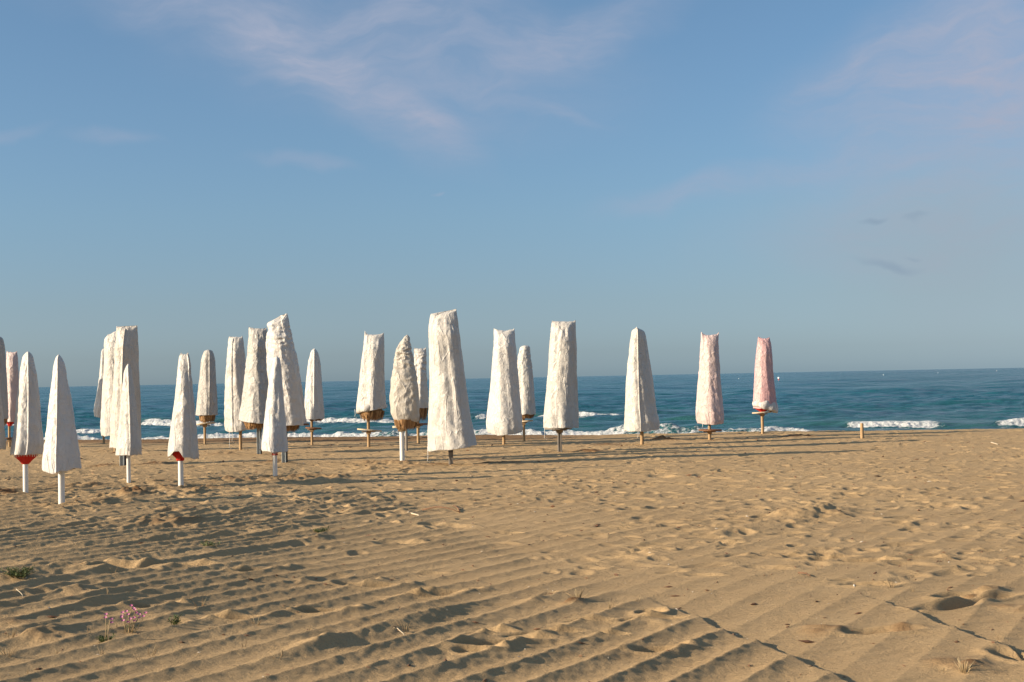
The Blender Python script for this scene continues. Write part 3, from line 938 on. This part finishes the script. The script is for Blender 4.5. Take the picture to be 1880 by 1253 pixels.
umbrella('flat-topped white cover with deep vertical folds above a wooden ring and split grey post', (702, 1136), 4,
         [(126, 642, 822), (150, 635, 822), (300, 622, 824), (500, 608, 826), (700, 590, 830), (850, 577, 836), (940, 574, 838)], 'double', 34, top='bag', folds=1.9, rough=1.1,
         table=(588, 792, 950, 'greywood', 0, 0), strings=((581, 945, 1030),), mound=[(.6, .1, .35, .06, .9), (-.4, .5, .4, .07, .1)], depth=.92)
umbrella('broad white cover with a pointed top and one vertical seam, standing by itself', (1332, 1075), 4,
         [(176, 1280, 1296), (184, 1268, 1322), (200, 1252, 1346), (240, 1242, 1360), (300, 1234, 1370), (400, 1224, 1385), (500, 1214, 1400), (600, 1205, 1415), (700, 1200, 1428), (800, 1197, 1440), (900, 1192, 1465), (962, 1190, 1466)],
         'wood', 26, ex=1.2, seam=(FR - .22,), toppts=[(-1, 0), (-.25, .03), (1, -.01)], strings=((1294, 965, 1030),), botpts=[(-1, 0), (-.3, -.02), (.4, -.01), (1, .03)], mound=[(-.9, .2, .4, .05, .5)])
umbrella('pale pink pillow-topped cover above a brown round tray on a short braced pole', (372, 1020), 5,
         [(148, 302, 448), (200, 302, 446), (300, 298, 448), (400, 291, 456), (500, 284, 461), (600, 277, 468), (700, 270, 477), (800, 266, 489), (860, 270, 491), (892, 280, 487)],
         'wood', 24, mat='pink', top='bag', toppts=[(-1, .03), (-.7, -.02), (0, -.03), (.7, -.01), (1, .03)], table=(280, 470, 942, 'brownboard', -.02, 0), strings=((305, 890, 928), (352, 890, 925)), rough=1.3,
         mound=[(-1.05, .4, .32, .13, 1.6), (2.2, .5, .34, .10, 1.6)], botpts=[(-1, .03), (0, -.01), (1, .02)])
umbrella('rose-pink cover with a white turned-up hem and bright red canopy showing below', (807, 978), 5,
         [(184, 770, 862), (230, 762, 874), (300, 755, 882), (400, 748, 888), (500, 740, 895), (600, 733, 903), (700, 728, 912), (760, 730, 916)], 'wood', 24, mat='rose', top='bag',
         toppts=[(-1, .02), (0, -.01), (1, .0)], cuff=(698, 770, 722, 930, 748, 800), red_px=(738, 884, 748, 792, 0, 0), table=(720, 878, 797, 'board', .05, -.03), rough=.8)
# ------------------------------------------------------------------ two bare posts
def post(label, px, y1, y0, w, mat, cat='post'):
    P = at(px, y1)
    S = P.y / F
    h = (y1 - y0) * S; r = w * S / 2
    m = MB()
    m.lathe([(r * .9, -.4), (r, -.38), (r, h * .4), (r * .97, h - .012), (r * .88, h)], (0, 0), 18, .04)
    o = m.build('wooden_post', mat, None)
    o.location = P
    tag(o, label, cat)
    MOUNDS.append((P.x, P.y, .18, .03, .2))


post('short bare wooden post with nothing on it, near the water at the right', 1583, 808, 777.5, 6.2, M['wood'])
post('grey wooden stake close behind the thick white pole', 746.5, 830, 783, 4.6, M['greywood'])

# ------------------------------------------------------------------ loose heaps, footprints, pits
for (px, py, r, h, dm) in ((245, 912, .45, .10, .5), (365, 912, .5, .10, .25), (310, 962, .5, .10, .35), (215, 915, .3, .08, .3), (610, 880, .4, .07, .3),
                           (690, 862, .5, .08, .1), (860, 845, .4, .05, .6), (520, 968, .35, .05, .1), (330, 940, .3, .05, .2), (1052, 1112, .10, .045, .55),
                           (985, 1107, .12, .04, .1), (1510, 940, .35, .10, .0), (1460, 948, .3, .08, .0), (1540, 948, .2, .06, .2), (1812, 1092, .08, .06, .3), (1782, 1098, .06, .05, .35), (1826, 1090, .06, .05, .3), (1840, 1086, .05, .04, .2),
                           (1860, 1122, .12, .05, .6), (1770, 1225, .18, .06, .5), (1660, 1160, .12, .03, .4), (1525, 1165, .16, .03, .4), (1500, 1160, .1, .03, .3), (30, 1150, .15, .05, .3), (90, 1168, .18, .08, .2),
                           (300, 1130, .12, .04, .3), (580, 1185, .14, .05, .0), (150, 1092, .2, .05, .1), (1210, 1150, .1, .04, .0)):
    p = at(px, py)
    MOUNDS.append((p.x, p.y, r, h, dm))
for (px, py, la, lb, an, dp, dm) in ((920, 1182, .26, .07, .25, .055, .15), (905, 1164, .13, .06, .0, .04, .1), (1000, 1166, .2, .05, .3, .04, .1), (880, 1196, .12, .06, -.2, .045, .1),
                                     (1196, 1131, .08, .10, 0, .055, .2), (1200, 1142, .18, .05, .1, .035, .1), (1215, 1196, .14, .06, .1, .04, .1), (1085, 1144, .14, .05, .2, .035, .1), (1120, 1170, .1, .04, .2, .03, 0),
                                     (1803, 1106, .30, .075, .55, .06, .25), (1740, 1118, .22, .10, .5, .05, .1), (1760, 1100, .16, .09, .4, .05, .2), (1870, 1210, .10, .16, .4, .05, .3),
                                     (1600, 1080, .18, .07, 0, .05, .1), (1620, 1165, .2, .07, .1, .04, .4), (1520, 1030, .22, .08, .1, .05, .2), (1590, 1036, .2, .08, 0, .05, .1), (1690, 1030, .2, .08, .1, .05, .3),
                                     (825, 1088, .2, .06, .1, .05, .3), (690, 1078, .2, .07, .1, .05, .2), (655, 1072, .14, .06, 0, .04, .1), (785, 1094, .2, .06, .1, .05, .3), (330, 1042, .25, .09, .3, .07, .4),
                                     (200, 1050, .3, .12, .3, .08, .2), (285, 1114, .16, .05, .1, .05, .5), (425, 1134, .2, .06, .1, .05, .4), (600, 1122, .18, .06, .1, .05, .5), (470, 1048, .2, .06, .2, .05, .4)):
    p = at(px, py)
    PITS.append((p.x, p.y, la, lb, an, dp, dm))
for i in range(5200):
    y = 10.5 * (39.5 / 10.5) ** (random.random() ** .62)
    x = random.uniform(-.42, .42) * (y + 3)
    if x < .12 * y - 1 and y < 17 and random.random() < .8:
        continue
    an = random.gauss(.55, .9)
    sz = random.lognormvariate(0, .35)
    PITS.append((x, y, .105 * sz, .058 * sz, an, .0145 * sz ** .8 * random.uniform(.5, 1.3), .18 if random.random() < .15 else 0))
# trails of footprints
for k in range(46):
    y = random.uniform(18, 36); x = random.uniform(-.38, .40) * y
    an = random.uniform(0, 6.28); st = random.uniform(.55, .75)
    for j in range(random.randint(6, 18)):
        an += random.gauss(0, .06)
        x += math.cos(an) * st; y += math.sin(an) * st
        if y < 15 or y > 38.5: break
        sd = (.11 if j % 2 else -.11)
        PITS.append((x - math.sin(an) * sd, y + math.cos(an) * sd, .15, .065, an + random.gauss(0, .1), random.uniform(.016, .028), 0))

sand = make_sand()
sea = make_sea()

# ------------------------------------------------------------------ plants and litter
t = NT('leaf_green'); g = t.n('ShaderNodeNewGeometry').outputs['Random Per Island']
M['leaf'] = t.done(t.bsdf(t.mix(g, (.045, .075, .022), (.12, .14, .05)), .7, .3))
t = NT('dry_stem'); g = t.n('ShaderNodeNewGeometry').outputs['Random Per Island']
M['dry'] = t.done(t.bsdf(t.mix(g, (.42, .33, .19), (.22, .15, .08)), .85, .2))
t = NT('pink_petal'); g = t.n('ShaderNodeNewGeometry').outputs['Random Per Island']
M['petal'] = t.done(t.bsdf(t.mix(g, (.36, .09, .19), (.48, .20, .31)), .7, .2))
t = NT('dark_twig'); g = t.n('ShaderNodeNewGeometry').outputs['Random Per Island']
M['twig'] = t.done(t.bsdf(t.mix(g, (.10, .05, .03), (.20, .11, .06)), .85, .2))
t = NT('shell'); g = t.n('ShaderNodeNewGeometry').outputs['Random Per Island']
M['shell'] = t.done(t.bsdf(t.mix(g, (.62, .56, .47), (.42, .33, .23)), .6, .3))

_dg = bpy.context.evaluated_depsgraph_get()


def ground(px, py):
    p = at(px, py)
    hit, loc, *_ = sand.ray_cast((p.x, p.y, 5), (0, 0, -1))
    return Vector(loc) if hit else p


def leaf(m, p, d, up, L, w):
    d = d.normalized(); s = d.cross(up)
    s = s.normalized() if s.length > 1e-4 else Vector((1, 0, 0))
    n = s.cross(d)
    q = p + d * L * .5 + n * L * .08; e = p + d * L
    m.add([p, q - s * w, e, q + s * w, ], [(0, 1, 2, 3)])


def tuft(label, px, py, r, h, n, seed, leafy=True, cat='plant', name='beach_plant', lw=.006):
    rr = random.Random(seed)
    root = empty(name, ground(px, py)); tag(root, label, cat)
    m = MB(); st = MB()
    for k in range(n):
        a = rr.uniform(0, 6.283); q = rr.uniform(.15, 1) * r
        tip = Vector((math.cos(a) * q, math.sin(a) * q, h * rr.uniform(.45, 1)))
        b = Vector((math.cos(a) * q * .2, math.sin(a) * q * .2, -.02))
        mid = (b + tip) / 2 + Vector((0, 0, h * .15))
        st.tube([b, mid, tip], .0028, .0014, 4)
        if leafy:
            for j in range(7):
                f = rr.uniform(.3, 1)
                p = b.lerp(tip, f)
                leaf(m, p, Vector((rr.gauss(0, 1), rr.gauss(0, 1), rr.uniform(.1, 1))), Vector((0, 0, 1)), rr.uniform(.02, .04), lw)
    st.build('stems', M['dry' if not leafy else 'leaf'], root)
    if leafy:
        m.build('leaves', M['leaf'], root, False)
    return root


tuft('dense low green tuft half buried in sand near the left edge', 35, 1074, .16, .07, 46, 1)
tuft('low green sprig between furrows, below the umbrella with the lifted hem', 382, 1014, .12, .06, 18, 2)
tuft('flat green sprig spreading over bare sand, middle left', 590, 978, .17, .04, 24, 3)
tuft('small green shoot below the pink flowers, on the right', 320, 1148, .06, .08, 10, 4)
tuft('tiny green rosette at the foot of the left pink stem', 195, 1176, .06, .04, 12, 5)
for i, (px, py, lb) in enumerate(((1062, 1110, 'pale dry grass stubble beside a crumbly wet clump of sand'), (15, 1205, 'bleached dry grass stem arching at the lower left edge'),
                                  (510, 982, 'brown dry tuft with a dark shadow, left of the flat green sprig'), (1150, 970, 'dry wisp on smooth furrows right of the centre'),
                                  (1640, 1085, 'reddish dry sprig lying flat at the lower right'), (1120, 1128, 'faint dry seedling on a furrow left of a round pit'),
                                  (370, 1120, 'straw-coloured dead tuft right of the pink flowers'), (470, 1146, 'sparse dead seedling tuft, lower left of centre'),
                                  (1770, 1238, 'dark dry tangle at the bottom right'), (275, 1200, 'single dry stem standing at the bottom left'),
                                  (20, 1170, 'thin dead sprig low on the left edge'), (745, 1160, 'dark dry crumbs and stems on a furrow slope, bottom centre'))):
    tuft(lb, px, py, .09, 0.07 if i != 9 else .13, (6 if i != 9 else 3) if i not in (0, 8) else 22, 40 + i, False, 'dry plant', 'dry_plant')
# the pink flowers
_r = random.Random(77)
for k in range(22):
    px, py = _r.uniform(20, 1000), _r.uniform(1040, 1245)
    if k > 14:
        px, py = _r.uniform(1100, 1850), _r.uniform(1000, 1240)
    o = tuft('tiny dry sprig sticking up from the furrowed sand in the foreground', px, py, .045, .05, 3, 200 + k, False, 'dry plant', 'dry_sprig')
    o['group'] = 'tiny dry sprigs in the foreground sand'


def flowering(label, cx, cy, items, seed):
    root = empty('flowering_plant', ground(cx, cy))
    tag(root, label, 'flower', 'pink flowering plants')
    st, pt, lf = MB(), MB(), MB()
    rr = random.Random(seed)
    S0 = at(cx, cy).y / F
    for k, (px, fy) in enumerate(items):
        tip = Vector(((px - cx) * S0, rr.uniform(-.04, .04), (cy - fy) * S0))
        b = Vector((tip.x * .25, tip.y * .3, -.03))
        st.tube([b, b.lerp(tip, .5) + Vector((rr.uniform(-.01, .01), 0, .01)), tip], .0032, .0018, 5)
        for j in range(3):
            p = b.lerp(tip, .25 + .2 * j); leaf(lf, p, Vector((rr.gauss(0, 1), rr.gauss(0, 1), .6)), Vector((0, 0, 1)), .035, .004)
        for c in range(2):
            cc = tip + Vector((rr.uniform(-.012, .012), rr.uniform(-.012, .012), -.02 * c))
            for j in range(5):
                a = j * 1.257 + k
                leaf(pt, cc, Vector((math.cos(a), math.sin(a) * .7 - .3, .35 + .4 * math.sin(a))), Vector((0, -.6, 1)), .015, .006)
    st.build('stems', M['dry'], root); lf.build('leaves', M['leaf'], root, False); pt.build('blossoms', M['petal'], root, False)


flowering('bushier plant with several pink flowers in the furrows at the lower left', 236, 1158,
          [(224, 1124), (227, 1131), (238, 1120), (242, 1112), (246, 1121), (252, 1132), (258, 1127), (268, 1124), (240, 1134)], 12)
flowering('single thin stem with two pink flowers, left of the bushier flowering plant', 193, 1176, [(196, 1124), (204, 1134)], 13)

# sticks
def stick(label, px0, py0, px1, py1, r, mat, rise=.02, name='stick', wig=.02):
    a, b = ground(px0, py0), ground(px1, py1)
    m = MB(); rr_ = random.Random(px0)
    pts = []
    for k in range(7):
        f = k / 6; p = a.lerp(b, f)
        pts.append(p - a + Vector((rr_.uniform(-wig, wig), rr_.uniform(-wig, wig), .012 + rise * math.sin(f * 3.14))))
    m.tube(pts, r, r * .6, 7)
    o = m.build(name, mat); o.location = a
    tag(o, label, 'stick')


M['bleached'] = mat_wood('bleached_wood', (.48, .41, .30), (.38, .31, .21))
stick('pale bleached stick lying on the sand below the tallest cover', 749, 945, 770, 951, .012, M['bleached'], .0, wig=.004)
stick('dark bent twig lying right of the pale stick', 778, 940, 843, 943, .009, M['twig'], .05)
stick('short dark twig rising from the end of the bent twig', 843, 943, 833, 931, .008, M['twig'], .02)
stick('pale stick lying near the water at the far right', 1820, 814, 1832, 817, .014, M['bleached'], .0, wig=.004)
stick('dark short stick in a smooth patch at the lower right', 1466, 1061, 1488, 1065, .007, M['twig'], .01, wig=.01)
stick('pale straw crossing a furrow at the bottom centre', 725, 1162, 742, 1169, .004, M['bleached'], .01, wig=.005)
stick('thin pale straw near the left edge above the green tuft furrow', 30, 1096, 42, 1101, .004, M['bleached'], .01, wig=.004)

# scattered crumbs: shell bits and dry plant crumbs, far too many to count
def crumbs(name, n, mat, size, seed, flat=.4, pw=.6):
    rr = random.Random(seed); m = MB()
    for k in range(n):
        y = 6.5 * (38 / 6.5) ** (rr.random() ** pw)
        x = rr.uniform(-.42, .42) * y
        hit, p, *_ = sand.ray_cast((x, y, 5), (0, 0, -1))
        if not hit: continue
        s = size * rr.lognormvariate(0, .45) * (1 + y / 25)
        a = rr.uniform(0, 6.28)
        ax = Vector((math.cos(a), math.sin(a), rr.uniform(-.2, .3))) * s * rr.uniform(.8, 2.2)
        bx = Vector((-math.sin(a), math.cos(a), 0)) * s * .6
        c = Vector(p) + Vector((0, 0, s * flat * .6)); u = Vector((0, 0, s * flat))
        m.add([c - ax, c - bx, c + ax, c + bx, c + u, c - u], [(0, 1, 4), (1, 2, 4), (2, 3, 4), (3, 0, 4), (1, 0, 5), (2, 1, 5), (3, 2, 5), (0, 3, 5)])
    o = m.build(name, mat, None, False)
    return o


tag(crumbs('shell_fragments', 700, M['shell'], .0038, 3), 'pale shell bits scattered over the sand', 'shells', None, 'stuff')
tag(crumbs('plant_debris', 1300, M['twig'], .008, 4, .35), 'brown plant crumbs scattered over the sand', 'debris', None, 'stuff')

# ------------------------------------------------------------------ buoys
M['buoy_red'] = mat_plain('buoy_red', (.62, .07, .045), .5, .4, .1)
M['buoy_white'] = mat_plain('buoy_white', (.82, .82, .80), .5, .4, .05)


def buoy(label, px, py, h, flag):
    p = at(px, py, SEA)
    root = empty('buoy', p); tag(root, label, 'buoy', 'swimming area buoys')
    m = MB()
    r = h * .30
    m.lathe([(r * .3, -.3), (r * .9, -.1), (r, .12), (r * .9, h * .34), (r * .45, h * .5), (r * .2, h * .56)], (0, 0), 16)
    m.build('float', M['buoy_red' if flag else 'buoy_white'], root)
    m = MB(); m.lathe([(r * .18, h * .45), (r * .16, h)], (0, 0), 8)
    m.build('mast', M['buoy_red' if flag else 'buoy_white'], root)
    m = MB(); m.lathe([(r * .2, h * .66), (r * .62, h * .7), (r * .62, h * .94), (r * .2, h * 1.0)], (0, 0), 12)
    m.build('topmark', M['buoy_white'], root)


buoy('red buoy with a pale top mark, just right of the rose-pink cover', 1430, 703, 1.2, True)
buoy('small white buoy left of the rose-pink cover', 1356, 698, .5, False)
buoy('white buoy far out, right of the red one', 1622, 691, .65, False)
buoy('tiny white buoy farther right near the horizon', 1722, 687, .6, False)
buoy('faint buoy nearest the horizon, rightmost of all', 1830, 683, .8, True)

# ------------------------------------------------------------------ light and sky
SUN_EL = math.radians(18.5)
sx, sy = -.97, -.25                                  # where the sun stands: left, slightly behind the camera
q = math.hypot(sx, sy); sx /= q; sy /= q
sd_ = Vector((sx * math.cos(SUN_EL), sy * math.cos(SUN_EL), math.sin(SUN_EL)))
sl = bpy.data.lights.new('sun', 'SUN')
sl.energy = 5.0; sl.angle = math.radians(.55); sl.color = (1.0, .83, .62)
so = bpy.data.objects.new('sun', sl); COL.objects.link(so)
so.rotation_euler = (-sd_).to_track_quat('-Z', 'Y').to_euler()

world = bpy.data.worlds.new('World'); scene.world = world
world.use_nodes = True
w = NT.__new__(NT); w.t = world.node_tree; w.t.nodes.clear(); w.m = None
wo = w.t.nodes.new('ShaderNodeOutputWorld'); bg = w.t.nodes.new('ShaderNodeBackground')
w.link(bg.outputs[0], wo.inputs[0])
sky = w.t.nodes.new('ShaderNodeTexSky'); sky.sky_type = 'NISHITA'; sky.sun_disc = False
sky.sun_elevation = SUN_EL; sky.sun_rotation = math.atan2(sx, sy)
sky.altitude = 0; sky.air_density = 1.0; sky.dust_density = 1.0; sky.ozone_density = 2.0
dirv = w.coord('Generated')
sep = w.t.nodes.new('ShaderNodeSeparateXYZ'); w.link(dirv, sep.inputs[0])
az = w.math('ARCTAN2', sep.outputs[0], sep.outputs[1]); el = w.math('ARCSINE', sep.outputs[2])
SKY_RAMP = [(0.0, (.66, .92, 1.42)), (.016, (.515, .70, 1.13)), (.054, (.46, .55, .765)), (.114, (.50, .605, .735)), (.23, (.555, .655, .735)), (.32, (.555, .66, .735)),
            (.65, (1.0, 1.0, .92)), (1.0, (2.5, 2.0, 1.5)), (1.5, (2.8, 2.15, 1.55))]      # (elevation in radians, tint): unseen overhead sky brightened to lift the ground shadows
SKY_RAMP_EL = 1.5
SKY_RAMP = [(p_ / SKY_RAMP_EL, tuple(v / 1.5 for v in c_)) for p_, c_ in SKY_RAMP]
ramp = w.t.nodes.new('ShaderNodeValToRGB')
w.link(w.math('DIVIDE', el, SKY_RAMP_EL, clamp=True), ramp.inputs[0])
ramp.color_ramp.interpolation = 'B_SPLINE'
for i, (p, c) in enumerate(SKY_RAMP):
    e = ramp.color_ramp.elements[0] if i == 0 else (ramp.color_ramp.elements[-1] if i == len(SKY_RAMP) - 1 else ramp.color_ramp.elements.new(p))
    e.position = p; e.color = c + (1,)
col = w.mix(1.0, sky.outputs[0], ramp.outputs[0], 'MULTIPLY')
comb = w.t.nodes.new('ShaderNodeCombineXYZ'); w.link(az, comb.inputs[0]); w.link(el, comb.inputs[1])
sph = comb.outputs[0]
wn = w.t.nodes.new('ShaderNodeTexNoise'); wn.inputs['Scale'].default_value = 9; wn.inputs['Detail'].default_value = 4
w.link(sph, wn.inputs['Vector'])
dsub = w.t.nodes.new('ShaderNodeVectorMath'); dsub.operation = 'SUBTRACT'; w.link(wn.outputs['Color'], dsub.inputs[0]); dsub.inputs[1].default_value = (.5, .5, .5)
dsc = w.t.nodes.new('ShaderNodeVectorMath'); dsc.operation = 'SCALE'; w.link(dsub.outputs[0], dsc.inputs[0]); dsc.inputs['Scale'].default_value = .07
dad = w.t.nodes.new('ShaderNodeVectorMath'); dad.operation = 'ADD'; w.link(sph, dad.inputs[0]); w.link(dsc.outputs[0], dad.inputs[1])
warp = dad.outputs[0]


def blob(px, py, a, b, ang):
    d = ray(px, py)
    A_ = math.atan2(d.x, d.y); E_ = math.atan2(d.z, math.hypot(d.x, d.y))
    v = w.mapping(warp, (a / F, b / F, 1), (0, 0, -math.radians(ang)), (A_, E_, 0), 'TEXTURE')
    L_ = w.t.nodes.new('ShaderNodeVectorMath'); L_.operation = 'LENGTH'; w.link(v, L_.inputs[0])
    return w.rng(L_.outputs['Value'], 1.15, .05)


CL = [(430, 60, 300, 70, 20, .30), (640, 165, 330, 75, 33, .34), (800, 235, 130, 50, 30, .30), (740, 90, 480, 190, 8, .40), (1080, 55, 260, 70, -22, .40), (1010, 198, 130, 16, 12, .22),
      (1700, 90, 360, 120, -20, .48), (1840, 140, 220, 110, -10, .45), (1600, 105, 180, 26, -15, .28), (1780, 260, 340, 130, -10, .36), (1380, 335, 300, 42, -12, .26), (1650, 430, 360, 90, 0, .36),
      (225, 273, 100, 18, 2, .26), (545, 318, 110, 20, 8, .28), (35, 248, 80, 16, 0, .24), (1230, 372, 160, 34, -8, .20), (1900, 350, 460, 320, 0, .26), (804, 373, 9, 5, 0, .3), (500, 20, 500, 60, 5, .2)]
tot = None
for (px, py, a, b, an, s_) in CL:
    k = w.math('MULTIPLY', blob(px, py, a, b, an), s_ * 1.12)
    tot = k if tot is None else w.math('ADD', tot, k)
st1 = w.noise(26, 5, .62, w.mapping(warp, (1, 3.4, 1), (0, 0, math.radians(22))), .4)
st2 = w.noise(14, 5, .6, w.mapping(warp, (1, 4.5, 1), (0, 0, math.radians(-16)), (3, 1, 0)), .4)
stk = w.math('ADD', w.math('MULTIPLY', w.rng(st1, .3, .72), .55), w.math('MULTIPLY', w.rng(st2, .3, .72), .55))
cf = w.math('MULTIPLY', tot, w.math('ADD', w.math('MULTIPLY', stk, .75), .5), clamp=True)
cf = w.math('MULTIPLY', cf, 1.0, clamp=True)
CLOUD = (1.40, 1.58, 2.06)
col = w.mix(cf, col, CLOUD)
veil = w.math('ADD', w.math('MULTIPLY', blob(1680, 455, 460, 150, 3), .26), w.math('MULTIPLY', blob(1950, 480, 640, 320, 0), .30), clamp=True)
col = w.mix(veil, col, (1.22, 1.50, 1.62))
dk = None
for (px, py, a, b, an, s_) in ((1608, 403, 28, 6, 3, .5), (1682, 405, 26, 6, -6, .3), (1618, 471, 66, 9, 1, .45), (1660, 452, 22, 4, 0, .25)):
    k = w.math('MULTIPLY', blob(px, py, a, b, an), s_)
    dk = k if dk is None else w.math('ADD', dk, k)
DARKC = (.86, 1.20, 1.60)
col = w.mix(w.math('MULTIPLY', dk, 1.0, clamp=True), col, DARKC)
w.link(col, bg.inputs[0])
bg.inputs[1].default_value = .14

scene.view_settings.view_transform = 'Standard'
scene.view_settings.look = 'None'
scene.view_settings.gamma = 1.0
scene.view_settings.use_curve_mapping = False
scene.view_settings.exposure = .95
